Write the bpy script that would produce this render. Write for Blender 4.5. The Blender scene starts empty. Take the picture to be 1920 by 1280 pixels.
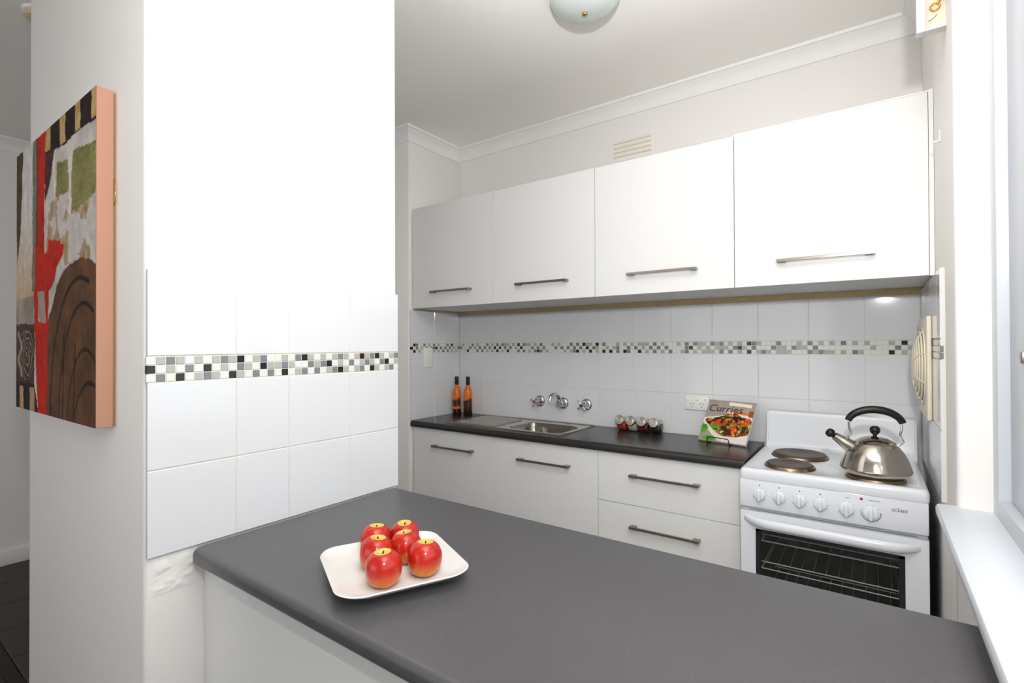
import bpy, bmesh, math, random
from mathutils import Vector, Matrix, noise
random.seed(7)
S = bpy.context.scene
COL = S.collection
# ------------------------------------------------------------------ camera
F_PX, YAW, PITCH, ROLL, EYE = 947.05, 0.62054, 0.00717, -0.00395, Vector((0, 0, 1.36))
fw = Vector((-math.sin(YAW)*math.cos(PITCH), math.cos(YAW)*math.cos(PITCH), math.sin(PITCH)))
rt = Vector((math.cos(YAW), math.sin(YAW), 0)); up = rt.cross(fw)
rt2 = math.cos(ROLL)*rt + math.sin(ROLL)*up; up2 = -math.sin(ROLL)*rt + math.cos(ROLL)*up
cd = bpy.data.cameras.new('camera'); cam = bpy.data.objects.new('camera', cd); COL.objects.link(cam)
cd.sensor_width = 36; cd.lens = F_PX/1920*36; cd.clip_start = 0.02
cam.matrix_world = Matrix(((rt2.x, up2.x, -fw.x, EYE.x), (rt2.y, up2.y, -fw.y, EYE.y), (rt2.z, up2.z, -fw.z, EYE.z), (0, 0, 0, 1)))
S.camera = cam
# ------------------------------------------------------------------ world, lights, exposure
w = bpy.data.worlds.new('overcast_sky'); S.world = w; w.use_nodes = True
bg = w.node_tree.nodes['Background']; bg.inputs[0].default_value = (0.97, 0.985, 1, 1); bg.inputs[1].default_value = 2.1
ld = bpy.data.lights.new('flash', 'AREA'); ld.shape = 'DISK'; ld.size = 0.09; ld.energy = 20; ld.color = (1, 0.99, 0.975)
flash = bpy.data.objects.new('flash', ld); COL.objects.link(flash); flash.location = (0.085, -0.02, 1.79)
flash.rotation_euler = Vector((-0.30, 0.95, 0.40)).to_track_quat('-Z', 'Y').to_euler()
# the flash head is tilted up, so most of its light is bounced off the ceiling of the living room
hd = bpy.data.lights.new('flash_head', 'SPOT'); hd.energy = 245; hd.spot_size = math.radians(88); hd.spot_blend = 0.6; hd.shadow_soft_size = 0.04; hd.color = (1, 0.99, 0.975)
head = bpy.data.objects.new('flash_head', hd); COL.objects.link(head); head.location = (0.06, -0.04, 1.80)
head.rotation_euler = Vector((-0.2, 0.55, 1.0)).to_track_quat('-Z', 'Y').to_euler()
vs = S.view_settings; vs.view_transform = 'Standard'; vs.look = 'None'; vs.gamma = 1; vs.exposure = -0.14; vs.use_curve_mapping = False
# ------------------------------------------------------------------ helpers
def lin(c):
    c = c/255.0
    return c/12.92 if c <= 0.04045 else ((c+0.055)/1.055)**2.4
def rgb(r, g, b): return (lin(r), lin(g), lin(b), 1)
def mat(name, col, rough=0.5, metal=0.0, spec=0.5, coat=0.0, bump=None, var=None, alpha=None, trans=0.0, ior=1.45):
    """principled material; bump=(scale,strength), var=(scale, other colour) is a soft mottling of the thing's own colour"""
    m = bpy.data.materials.new(name); m.use_nodes = True
    nt = m.node_tree; b = nt.nodes['Principled BSDF']
    b.inputs['Base Color'].default_value = col; b.inputs['Roughness'].default_value = rough
    b.inputs['Metallic'].default_value = metal; b.inputs['Specular IOR Level'].default_value = spec
    b.inputs['Coat Weight'].default_value = coat; b.inputs['Transmission Weight'].default_value = trans; b.inputs['IOR'].default_value = ior
    tc = nt.nodes.new('ShaderNodeTexCoord')
    if bump:
        n = nt.nodes.new('ShaderNodeTexNoise'); n.inputs['Scale'].default_value = bump[0]; n.inputs['Detail'].default_value = 4
        nt.links.new(tc.outputs['Object'], n.inputs['Vector'])
        bp = nt.nodes.new('ShaderNodeBump'); bp.inputs['Strength'].default_value = bump[1]; bp.inputs['Distance'].default_value = 0.002
        nt.links.new(n.outputs['Fac'], bp.inputs['Height']); nt.links.new(bp.outputs[0], b.inputs['Normal'])
    if var:
        n = nt.nodes.new('ShaderNodeTexNoise'); n.inputs['Scale'].default_value = var[0]; n.inputs['Detail'].default_value = 5
        nt.links.new(tc.outputs['Object'], n.inputs['Vector'])
        mx = nt.nodes.new('ShaderNodeMix'); mx.data_type = 'RGBA'; mx.inputs[6].default_value = col; mx.inputs[7].default_value = var[1]
        nt.links.new(n.outputs['Fac'], mx.inputs[0]); nt.links.new(mx.outputs[2], b.inputs['Base Color'])
    return m
def vcmat(name, rough, bump=None):
    m = mat(name, (1, 1, 1, 1), rough, bump=bump); nt = m.node_tree
    a = nt.nodes.new('ShaderNodeVertexColor'); a.layer_name = 'print'
    nt.links.new(a.outputs[0], nt.nodes['Principled BSDF'].inputs['Base Color']); return m
def thin_glass(name, tint, refl=0.12, rough=0.02):
    m = bpy.data.materials.new(name); m.use_nodes = True; nt = m.node_tree; nt.nodes.clear()
    o = nt.nodes.new('ShaderNodeOutputMaterial'); t = nt.nodes.new('ShaderNodeBsdfTransparent'); g = nt.nodes.new('ShaderNodeBsdfGlossy')
    lw = nt.nodes.new('ShaderNodeLayerWeight'); lw.inputs[0].default_value = 0.5; fr = nt.nodes.new('ShaderNodeMath'); fr.operation = 'POWER'; fr.inputs[1].default_value = 5.0
    nt.links.new(lw.outputs['Facing'], fr.inputs[0]); mx = nt.nodes.new('ShaderNodeMixShader')
    t.inputs[0].default_value = tint; g.inputs['Roughness'].default_value = rough
    ad = nt.nodes.new('ShaderNodeMath'); ad.operation = 'ADD'; ad.inputs[1].default_value = refl; ad.use_clamp = True
    nt.links.new(fr.outputs[0], ad.inputs[0]); nt.links.new(ad.outputs[0], mx.inputs[0])
    nt.links.new(t.outputs[0], mx.inputs[1]); nt.links.new(g.outputs[0], mx.inputs[2]); nt.links.new(mx.outputs[0], o.inputs[0])
    return m
def tag(o, label=None, cat=None, group=None, kind=None):
    if label: o['label'] = label
    if cat: o['category'] = cat
    if group: o['group'] = group
    if kind: o['kind'] = kind
    return o
def link(name, me, parent=None):
    o = bpy.data.objects.new(name, me); COL.objects.link(o)
    if parent is not None:
        o.parent = parent; o.matrix_parent_inverse = Matrix()
    return o
def finish(name, bm, m, parent=None, smooth=None):
    me = bpy.data.meshes.new(name); bmesh.ops.recalc_face_normals(bm, faces=bm.faces); bm.to_mesh(me); bm.free()
    if m: me.materials.append(m)
    if smooth is not None:
        me.shade_smooth()
        if smooth < 180: me.set_sharp_from_angle(angle=math.radians(smooth))
    return link(name, me, parent)
def thing(name, loc, label, cat, group=None, rz=0.0):
    o = bpy.data.objects.new(name, None); COL.objects.link(o); o.location = loc; o.rotation_euler = (0, 0, rz); o.empty_display_size = 0.05
    return tag(o, label, cat, group)
def bx(bm, a, b, bev=0.0, seg=2):
    """box from corner a to corner b"""
    a = Vector(a); b = Vector(b); c = (a+b)/2; d = b-a
    r = bmesh.ops.create_cube(bm, size=1, matrix=Matrix.Translation(c) @ Matrix.Diagonal((abs(d.x), abs(d.y), abs(d.z), 1)))
    if bev:
        es = list({e for v in r['verts'] for e in v.link_edges})
        bmesh.ops.bevel(bm, geom=es, offset=bev, segments=seg, profile=0.5, affect='EDGES', clamp_overlap=True)
    return r
def box(name, a, b, m, parent=None, bev=0.0, seg=2, smooth=None, off=(0, 0, 0)):
    bm = bmesh.new(); o = Vector(off); bx(bm, Vector(a)-o, Vector(b)-o, bev, seg)
    return finish(name, bm, m, parent, 40 if bev and smooth is None else smooth)
def lathe(bm, prof, n=32, M=None, cap=False):
    """prof: (radius, height) pairs turned about z"""
    rings = []
    for r, z in prof:
        if r < 1e-6: rings.append([bm.verts.new((0, 0, z))])
        else: rings.append([bm.verts.new((r*math.cos(2*math.pi*i/n), r*math.sin(2*math.pi*i/n), z)) for i in range(n)])
    for A, B in zip(rings, rings[1:]):
        for i in range(n):
            j = (i+1) % n
            if len(A) == 1 and len(B) == 1: continue
            if len(A) == 1: bm.faces.new((A[0], B[i], B[j]))
            elif len(B) == 1: bm.faces.new((A[i], A[j], B[0]))
            else: bm.faces.new((A[i], A[j], B[j], B[i]))
    if cap:
        for R in (rings[0], rings[-1]):
            if len(R) > 2: bm.faces.new(R)
    vs_ = [v for R in rings for v in R]
    if M is not None: bmesh.ops.transform(bm, matrix=M, verts=vs_)
    return vs_
def tube(bm, pts, rad, n=8, closed=False):
    pts = [Vector(p) for p in pts]; L = len(pts); rings = []
    rads = rad if isinstance(rad, (list, tuple)) else [rad]*L
    prev = None
    for i, p in enumerate(pts):
        if closed: t = pts[(i+1) % L]-pts[i-1]
        else: t = pts[min(i+1, L-1)]-pts[max(i-1, 0)]
        t.normalize()
        if prev is None:
            a = Vector((0, 0, 1)) if abs(t.z) < 0.9 else Vector((1, 0, 0)); x = t.cross(a).normalized()
        else: x = (prev-t*prev.dot(t)).normalized()
        prev = x; y = t.cross(x)
        rings.append([bm.verts.new(p+rads[i]*(math.cos(2*math.pi*k/n)*x+math.sin(2*math.pi*k/n)*y)) for k in range(n)])
    pairs = list(zip(rings, rings[1:])) + ([(rings[-1], rings[0])] if closed else [])
    for A, B in pairs:
        for k in range(n): bm.faces.new((A[k], A[(k+1) % n], B[(k+1) % n], B[k]))
    if not closed: bm.faces.new(rings[0][::-1]); bm.faces.new(rings[-1])
def rr(cx, cy, wd, ht, r, z, n=6):
    """rounded rectangle loop"""
    L = []
    for q, (sx, sy) in enumerate(((1, 1), (-1, 1), (-1, -1), (1, -1))):
        for k in range(n+1):
            a = math.pi/2*(q+k/n); L.append((cx+sx*(wd/2-r)+r*math.cos(a), cy+sy*(ht/2-r)+r*math.sin(a), z))
    return L
def loft(bm, loops, cap0=False, cap1=False):
    R = [[bm.verts.new(p) for p in L] for L in loops]; n = len(R[0])
    for A, B in zip(R, R[1:]):
        for i in range(n): bm.faces.new((A[i], A[(i+1) % n], B[(i+1) % n], B[i]))
    if cap0: bm.faces.new(R[0])
    if cap1: bm.faces.new(R[-1])
def prism_x(bm, prof, x0, x1):
    """closed (y,z) profile extruded along x"""
    loft(bm, [[(x0, y, z) for y, z in prof], [(x1, y, z) for y, z in prof]], True, True)
def inpoly(x, y, P):
    r = False; j = len(P)-1
    for i in range(len(P)):
        if (P[i][1] > y) != (P[j][1] > y) and x < (P[j][0]-P[i][0])*(y-P[i][1])/(P[j][1]-P[i][1])+P[i][0]: r = not r
        j = i
    return r
def n2(x, y, s, seed=0.0): return noise.fractal(Vector((x*s, y*s, seed)), 0.8, 2.1, 4)
def printed(name, nx, nz, wd, ht, func, m, parent):
    """upright sheet in local x (0..wd) and z (0..ht); func(s,t) with t from the top gives the printed sRGB colour"""
    vs_, fs, cs = [], [], []
    for j in range(nz+1):
        for i in range(nx+1):
            vs_.append((wd*i/nx, 0, ht*(1-j/nz))); c = func(i/nx, j/nz); cs += [lin(max(0, min(255, k))) for k in c]+[1.0]
    for j in range(nz):
        for i in range(nx):
            a = j*(nx+1)+i; fs.append((a, a+nx+1, a+nx+2, a+1))
    me = bpy.data.meshes.new(name); me.from_pydata(vs_, [], fs); at = me.color_attributes.new('print', 'FLOAT_COLOR', 'POINT')
    at.data.foreach_set('color', cs); me.materials.append(m); return link(name, me, parent)
def text(name, body, size, m, parent, M, extrude=0.0004, shear=0.0):
    cu = bpy.data.curves.new(name, 'FONT'); cu.body = body; cu.size = size; cu.extrude = extrude; cu.align_x = 'CENTER'; cu.align_y = 'CENTER'; cu.shear = shear
    t = bpy.data.objects.new(name, cu); COL.objects.link(t)
    me = bpy.data.meshes.new_from_object(t.evaluated_get(bpy.context.evaluated_depsgraph_get()))
    bpy.data.objects.remove(t); bpy.data.curves.remove(cu)
    me.transform(M); me.materials.clear(); me.materials.append(m); return link(name, me, parent)
# text lying in the xz plane, readable from -y
UPRIGHT = Matrix.Rotation(math.radians(90), 4, 'X')
# ------------------------------------------------------------------ materials
M = {}
M['wall'] = mat('painted_plaster', rgb(242, 239, 236), 0.55, bump=(60, 0.12))
M['ceiling'] = mat('ceiling_paint', rgb(250, 247, 243), 0.7, bump=(40, 0.08))
M['cornice'] = mat('cornice_paint', rgb(246, 245, 243), 0.5)
M['gloss_white'] = mat('gloss_white_paint', rgb(208, 212, 219), 0.3, bump=(30, 0.06))
M['tile'] = mat('white_glazed_ceramic', rgb(224, 225, 228), 0.07, spec=0.5, bump=(5, 0.05))
M['grout'] = mat('cream_grout', rgb(226, 219, 202), 0.8)
M['melamine'] = mat('white_melamine', rgb(232, 232, 231), 0.35, bump=(220, 0.05))
M['carcass'] = mat('carcass_board', rgb(225, 224, 220), 0.5)
M['gap'] = mat('dark_gap', rgb(60, 55, 50), 0.8)
M['batten'] = mat('raw_timber_batten', rgb(206, 184, 144), 0.7, var=(30, rgb(182, 158, 118)))
M['laminate'] = mat('charcoal_laminate', rgb(74, 73, 76), 0.34, spec=0.5, bump=(350, 0.12), var=(180, rgb(90, 88, 91)))
M['laminate_back'] = mat('black_laminate', rgb(42, 39, 40), 0.25, spec=0.5, bump=(300, 0.1), var=(150, rgb(54, 50, 50)))
M['nickel'] = mat('brushed_nickel', rgb(150, 140, 132), 0.28, metal=1.0)
M['chrome'] = mat('chrome', rgb(215, 215, 218), 0.07, metal=1.0)
M['steel'] = mat('brushed_steel', rgb(190, 186, 180), 0.2, metal=1.0, bump=(180, 0.03))
M['kettle'] = mat('polished_kettle_steel', rgb(196, 188, 178), 0.12, metal=1.0)
M['brass'] = mat('brass', rgb(200, 160, 70), 0.2, metal=1.0)
M['enamel'] = mat('white_enamel', rgb(229, 232, 238), 0.16, spec=0.5)
M['knob'] = mat('white_plastic', rgb(230, 234, 240), 0.3)
M['black'] = mat('black_plastic', rgb(22, 20, 20), 0.35)
M['hotplate'] = mat('cast_iron_hotplate', rgb(66, 60, 56), 0.5, bump=(90, 0.2), var=(25, rgb(86, 72, 62)))
M['hotring'] = mat('heat_tinted_steel', rgb(142, 122, 96), 0.3, metal=1.0)
M['ink'] = mat('grey_print', rgb(90, 92, 98), 0.5)
M['dark_ink'] = mat('dark_print', rgb(45, 40, 42), 0.5)
M['red'] = mat('red_plastic', rgb(170, 25, 30), 0.3)
M['cavity'] = mat('oven_cavity_enamel', rgb(20, 20, 19), 0.5)
M['oven_glass'] = thin_glass('oven_door_glass', (0.8, 0.82, 0.8, 1), 0.05)
M['oven_frame'] = mat('oven_window_border', rgb(40, 38, 48), 0.2)
M['pane'] = thin_glass('window_glass', (0.95, 0.97, 0.97, 1), 0.06)
M['cream'] = mat('aged_cream_plastic', rgb(238, 230, 208), 0.35)
M['cream_dark'] = mat('yellowed_plastic', rgb(206, 188, 146), 0.4)
M['switch'] = mat('white_switch_plastic', rgb(240, 239, 234), 0.3)
M['peach'] = mat('peach_canvas_edge', rgb(192, 142, 119), 0.7, bump=(260, 0.1))
M['timber'] = mat('stretcher_timber', rgb(150, 120, 85), 0.7)
M['paint'] = vcmat('acrylic_painting', 0.75, bump=(45, 0.6)); M['paint'].node_tree.nodes['Principled BSDF'].inputs['Specular IOR Level'].default_value = 0.2
M['cover'] = vcmat('printed_cover', 0.25)
M['paper'] = mat('page_edges', rgb(228, 226, 220), 0.7)
M['china'] = mat('white_china', rgb(218, 217, 214), 0.12, spec=0.5)
M['slate'] = mat('dark_slate_tile', rgb(52, 45, 40), 0.45, bump=(14, 0.5), var=(7, rgb(38, 34, 31)))
M['subfloor'] = mat('dark_floor_base', rgb(58, 50, 44), 0.8, var=(20, rgb(48, 42, 38)))
M['strip'] = mat('black_floor_strip', rgb(16, 14, 14), 0.5)
M['opal'] = mat('opal_glass', rgb(208, 215, 213), 0.15, coat=0.3)
M['amber'] = mat('amber_bottle', rgb(238, 124, 18), 0.06, coat=0.5, var=(25, rgb(214, 92, 8)))
M['amber_dark'] = mat('dark_lower_glass', rgb(62, 24, 12), 0.06, coat=0.5, var=(30, rgb(40, 16, 10)))
M['label_dark'] = mat('dark_bottle_label', rgb(36, 24, 22), 0.4, var=(120, rgb(86, 52, 34)))
M['foil'] = mat('black_capsule', rgb(20, 18, 20), 0.4)
M['jar_glass'] = thin_glass('jar_glass', (0.93, 0.95, 0.93, 1), 0.1)
M['lid'] = mat('silver_lid', rgb(225, 222, 216), 0.2, metal=1.0)
M['bowl'] = mat('sink_bowl_steel', rgb(150, 146, 138), 0.13, metal=1.0)
M['rack'] = mat('plated_rack_wire', rgb(245, 245, 242), 0.4)
M['wire'] = mat('black_wire', rgb(38, 38, 40), 0.25, metal=0.8)
for k, c in dict(paprika=(206, 60, 24), salt=(205, 198, 178), chilli=(104, 32, 20), clove=(44, 24, 26)).items(): M[k] = mat(k+'_spice', rgb(*c), 0.8, bump=(300, 0.4))
MOS = {'W': mat('mosaic_white_glass', rgb(222, 229, 225), 0.08), 'T': mat('mosaic_warm_grey', rgb(178, 176, 172), 0.1), 'G': mat('mosaic_blue_grey', rgb(124, 127, 136), 0.1), 'K': mat('mosaic_black', rgb(42, 36, 38), 0.08)}
def apple_mat():
    m = mat('apple_skin', rgb(190, 22, 18), 0.22, coat=0.25); nt = m.node_tree; b = nt.nodes['Principled BSDF']
    tc = nt.nodes.new('ShaderNodeTexCoord'); sp = nt.nodes.new('ShaderNodeSeparateXYZ'); nt.links.new(tc.outputs['Object'], sp.inputs[0])
    an = nt.nodes.new('ShaderNodeMath'); an.operation = 'ARCTAN2'; nt.links.new(sp.outputs[1], an.inputs[0]); nt.links.new(sp.outputs[0], an.inputs[1])
    cb = nt.nodes.new('ShaderNodeCombineXYZ'); nt.links.new(an.outputs[0], cb.inputs[0])
    zz = nt.nodes.new('ShaderNodeMath'); zz.operation = 'MULTIPLY'; zz.inputs[1].default_value = 8; nt.links.new(sp.outputs[2], zz.inputs[0]); nt.links.new(zz.outputs[0], cb.inputs[2])
    n = nt.nodes.new('ShaderNodeTexNoise'); n.inputs['Scale'].default_value = 9; n.inputs['Detail'].default_value = 3; nt.links.new(cb.outputs[0], n.inputs['Vector'])
    n2_ = nt.nodes.new('ShaderNodeTexNoise'); n2_.inputs['Scale'].default_value = 22; nt.links.new(tc.outputs['Object'], n2_.inputs['Vector'])
    # yellow blush towards the underside of each apple, streaked
    mr = nt.nodes.new('ShaderNodeMapRange'); mr.inputs[1].default_value = 0.034; mr.inputs[2].default_value = 0.004; nt.links.new(sp.outputs[2], mr.inputs[0])
    mu = nt.nodes.new('ShaderNodeMath'); mu.operation = 'MULTIPLY'; nt.links.new(mr.outputs[0], mu.inputs[0]); nt.links.new(n.outputs['Fac'], mu.inputs[1])
    mu2 = nt.nodes.new('ShaderNodeMath'); mu2.operation = 'MULTIPLY'; mu2.inputs[1].default_value = 1.5; mu2.use_clamp = True; nt.links.new(mu.outputs[0], mu2.inputs[0])
    m1 = nt.nodes.new('ShaderNodeMix'); m1.data_type = 'RGBA'; m1.inputs[6].default_value = rgb(156, 10, 8); m1.inputs[7].default_value = rgb(204, 44, 18); nt.links.new(n2_.outputs['Fac'], m1.inputs[0])
    m2 = nt.nodes.new('ShaderNodeMix'); m2.data_type = 'RGBA'; m2.inputs[7].default_value = rgb(216, 140, 44); nt.links.new(mu2.outputs[0], m2.inputs[0]); nt.links.new(m1.outputs[2], m2.inputs[6])
    nt.links.new(m2.outputs[2], b.inputs['Base Color']); return m
M['apple'] = apple_mat()
M['apple_top'] = mat('apple_crown', rgb(206, 192, 92), 0.35, var=(60, rgb(204, 164, 66)))
M['stalk'] = mat('apple_stalk', rgb(60, 44, 20), 0.8)
# ------------------------------------------------------------------ key coordinates (metres)
CEIL = 2.665
D = 2.559            # face of the tiles on the back wall
XR = 0.154           # face of the tiles on the right wall
XL = -2.262          # face of the tiles on the short return wall
XP = -1.345          # face of the tiles on the partition
PY0, PY1 = 0.452, 1.2012
KZ, PZ = 0.9105, 0.8746      # worktop heights
YLT = 2.1176
TT = 0.012           # tile plus bed
# ------------------------------------------------------------------ the room
fl = tag(box('floor', (-4.6, -3.7, -0.06), (0.5, 3.0, 0.0), M['subfloor']), kind='structure')
ce = tag(box('ceiling', (-4.6, -3.7, CEIL), (0.5, 3.0, CEIL+0.1), M['ceiling']), kind='structure')
wb = tag(box('wall_back', (-2.45, D+TT, 0), (0.45, D+TT+0.12, CEIL), M['wall']), kind='structure')
wret = tag(box('wall_return', (-4.415, YLT-0.004, 0), (XL-TT, D+TT, CEIL), M['wall'], bev=0.006), kind='structure')
wl = tag(box('wall_left', (-4.55, -3.6, 0), (-4.415, 2.7, CEIL), M['wall']), kind='structure')
bm = bmesh.new(); bx(bm, (-2.382, PY0, 0), (XP-TT, PY1+0.004, CEIL), 0.012, 3)
wp = tag(finish('wall_partition', bm, M['wall'], smooth=40), kind='structure')
# right wall with the window opening; wall face at XW
XW, WY1, WY0, WZ0, WZ1 = 0.166, 1.654, -0.75, 0.935, 2.52
bm = bmesh.new()
bx(bm, (XW, WY1, 0), (XW+0.22, D+TT, CEIL), 0.014, 3)
bx(bm, (XW, WY0, 0), (XW+0.22, WY1+0.02, WZ0))
bx(bm, (XW, WY0, WZ1), (XW+0.22, WY1+0.02, CEIL))
bx(bm, (XW, -3.6, 0), (XW+0.22, WY0, CEIL))
wr = tag(finish('wall_right', bm, M['wall'], smooth=40), kind='structure')
# rear wall of the living room with a wide window opening
bm = bmesh.new()
bx(bm, (-4.415, -3.6, 0), (-3.7, -3.45, CEIL)); bx(bm, (-0.5, -3.6, 0), (XW, -3.45, CEIL))
bx(bm, (-3.7, -3.6, 0), (-0.5, -3.45, 0.35)); bx(bm, (-3.7, -3.6, 2.4), (-0.5, -3.45, CEIL))
tag(finish('wall_front', bm, M['wall']), kind='structure')
# ---- window on the right: frame, sash, pane, catch, and the projecting sill
FX0, FX1 = 0.232, 0.275
win = tag(box('window_1', (FX0, WY1-0.055, WZ0+0.012), (FX1+0.03, WY1+0.02, WZ1), M['gloss_white'], bev=0.004), kind='structure')
box('window_rail', (FX0, WY0, WZ0+0.012), (FX1+0.03, WY1-0.055, WZ0+0.062), M['gloss_white'], win, bev=0.004)
box('window_rail', (FX0, WY0, WZ1-0.06), (FX1+0.03, WY1-0.055, WZ1), M['gloss_white'], win, bev=0.004)
box('window_stile', (FX0, WY0, WZ0+0.062), (FX1+0.03, WY0+0.06, WZ1-0.06), M['gloss_white'], win, bev=0.004)
sash = box('sash', (FX0+0.022, WY1-0.24, WZ0+0.062), (FX1+0.01, WY1-0.055, WZ1-0.06), M['gloss_white'], win, bev=0.003)
box('pane', (FX1-0.006, WY0+0.06, WZ0+0.062), (FX1-0.002, WY1-0.24, WZ1-0.06), M['pane'], win)
box('window_catch', (FX0+0.012, 1.43, 1.318), (FX0+0.03, 1.452, 1.342), M['nickel'], win, bev=0.002)
bm = bmesh.new()
zs = 0.955
prof = [(0.126, zs-0.008), (0.129, zs-0.002), (0.135, zs), (FX0+0.004, zs), (FX0+0.004, zs-0.03), (0.135, zs-0.032), (0.128, zs-0.028), (0.126, zs-0.022)]
loft(bm, [[(x, WY0+0.02, z) for x, z in prof], [(x, WY1+0.016, z) for x, z in prof]], True, True)
tag(finish('trim_1', bm, M['gloss_white'], smooth=35), kind='structure')
# ---- cornices: cove profile, offset o from the wall and drop d from the ceiling
COVE = [(0.0, 0.072), (0.008, 0.072), (0.010, 0.064), (0.014, 0.050), (0.022, 0.036), (0.034, 0.024), (0.048, 0.016), (0.052, 0.012), (0.062, 0.012), (0.066, 0.0), (0.0, 0.0)]
def cornice(name, path):
    """path: (x, y) points along the wall faces, room on the left-hand side of travel"""
    bm = bmesh.new(); loops = []
    pts = [Vector(p) for p in path]
    for i, p in enumerate(pts):
        d0 = (pts[i]-pts[i-1]).normalized() if i else (pts[1]-pts[0]).normalized()
        d1 = (pts[i+1]-pts[i]).normalized() if i < len(pts)-1 else d0
        na = Vector((-d0.y, d0.x)); nb = Vector((-d1.y, d1.x)); mt = (na+nb)/(1+na.dot(nb))
        loops.append([(p.x+mt.x*o, p.y+mt.y*o, CEIL-dz) for o, dz in COVE])
    loft(bm, loops, True, True)
    return tag(finish(name, bm, M['cornice'], smooth=30), kind='structure')
cornice('trim_2', [(XW, 1.9), (XW, D+TT), (XL-TT, D+TT), (XL-TT, YLT-0.004), (-4.415, YLT-0.004), (-4.415, -3.45)])
# ---- skirting of the hall and floor strip under the wall line
box_b = tag(box('baseboard_left', (-4.415, -3.4, 0), (-4.397, YLT-0.004, 0.09), M['cornice'], bev=0.004), kind='structure')
tag(box('trim_3', (-4.39, 0.478, 0.0), (-2.39, 0.522, 0.008), M['strip'], bev=0.002), kind='structure')
tile_me = {}
box('bounce_floor_sheet', (XP, 0.6, 0.0), (XW, D, 0.004), mat('pale_bounce_floor', rgb(214, 208, 198), 0.4, var=(8, rgb(205, 198, 186))), fl)  # unseen kitchen floor, added pale so it bounces light up to the ceiling
def chamfer_tile_mesh(key, wd, ht, th, ch, m):
    """a slab in local x (width), z (height), front face at y = -th, with a chamfered rim"""
    if key in tile_me: return tile_me[key]
    bm = bmesh.new()
    lo = lambda i, y: [(-wd/2+i, y, -ht/2+i), (wd/2-i, y, -ht/2+i), (wd/2-i, y, ht/2-i), (-wd/2+i, y, ht/2-i)]
    loft(bm, [lo(0, 0), lo(0, -th+ch), lo(ch, -th)], True, True)
    me = bpy.data.meshes.new('tile'); bmesh.ops.recalc_face_normals(bm, faces=bm.faces); bm.to_mesh(me); bm.free(); me.materials.append(m)
    tile_me[key] = me; return me
# floor slates in the hall
for i in range(6):
    for j in range(5):
        me = chamfer_tile_mesh('slate', 0.328, 0.328, 0.012, 0.002, M['slate'])
        o = link('slate_tile', me, fl); o.rotation_euler = (math.radians(-90), 0, 0); o.location = (-4.22+i*0.332, 0.69+j*0.332, -0.004)
# ------------------------------------------------------------------ wall tiling
RY = {'back': 0.0, 'part': math.radians(90), 'left': math.radians(90), 'right': math.radians(-90)}
def place(parent, me, name, face, along, z):
    o = link(name, me, parent)
    if face == 'back': o.location = (along, D+0.008, z)
    elif face == 'part': o.location = (XP-0.008, along, z)
    elif face == 'left': o.location = (XL-0.008, along, z)
    else: o.location = (XR+0.008, along, z)
    o.rotation_euler = (0, 0, RY[face]); return o
def tiling(parent, face, cols, rows, g=0.003):
    for a, b in zip(cols, cols[1:]):
        for z0, z1 in zip(rows, rows[1:]):
            if z1-z0 < 0.1: continue
            wd, ht = b-a-g, z1-z0-g
            me = chamfer_tile_mesh(('t', round(wd, 4), round(ht, 4)), wd, ht, 0.008, 0.0011, M['tile'])
            place(parent, me, 'tile', face, (a+b)/2, (z0+z1)/2)
def mosaic(parent, face, a0, a1, z0, z1, pattern, keep):
    """three rows of small glass squares; the ones keep() accepts are parts, the rest one joined part"""
    n = len(pattern[0]); p = (a1-a0)/n; h = (z1-z0)/3; rest = {k: bmesh.new() for k in MOS}; used = False
    for r in range(3):
        for c in range(n):
            k = pattern[r][c]; al = a0+p*(c+0.5); z = z1-h*(r+0.5)
            me = chamfer_tile_mesh(('m', k, round(p, 5), round(h, 5)), p-0.0019, h-0.0019, 0.0076, 0.0012, MOS[k])
            if keep(al): place(parent, me, 'mosaic_tile', face, al, z)
            else:
                used = True
                T = {'back': Matrix.Translation((al, D+0.008, z)), 'part': Matrix.Translation((XP-0.008, al, z)), 'left': Matrix.Translation((XL-0.008, al, z)), 'right': Matrix.Translation((XR+0.008, al, z))}[face] @ Matrix.Rotation(RY[face], 4, 'Z')
                b2 = rest[k]; off = len(b2.verts); vv = [b2.verts.new(T @ v.co) for v in me.vertices]
                for f in me.polygons: b2.faces.new([vv[i] for i in f.vertices])
    for k in MOS:
        if len(rest[k].verts): tag(finish('mosaic_strip', rest[k], MOS[k], parent), kind='stuff')
        else: rest[k].free()
def randpat(n):
    rows = [[], [], []]
    for c in range(n):
        for r in range(3):
            white = 0.8 if (r+c) % 2 == 0 else 0.14
            k = 'W' if random.random() < white else random.choice('TTTGGGK')
            if k == 'K' and (rows[r][-1:] == ['K'] or r and rows[r-1][-1] == 'K'): k = 'T'
            rows[r].append(k)
    return [''.join(x) for x in rows]
# partition: four courses, mosaic between
pc = [PY0, 0.651, 0.7956, 1.0, PY1]; pr = [PZ, 1.0747, 1.2759, 1.3376, 1.5384]
box('grout_bed', (XP-TT-0.002, PY0+0.003, PZ+0.002), (XP-0.0022, PY1-0.0005, pr[-1]-0.002), M['grout'], wp)
tiling(wp, 'part', pc, pr)
PAT = ['WTGTWTWTGTKWTGWWTWGKTWTWTGTWTKTGKTWTG', 'KWTWGWKWTWGTWKTTGTWWGTGKWTWGWTGTWGKWT', 'WGWKWTGTWKTWGWGWKWTGWGWTGKTWTGWKTWTGW']
mosaic(wp, 'part', PY0-0.002, PY1, pr[2]+0.001, pr[3]-0.001, PAT, lambda a: True)
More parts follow.
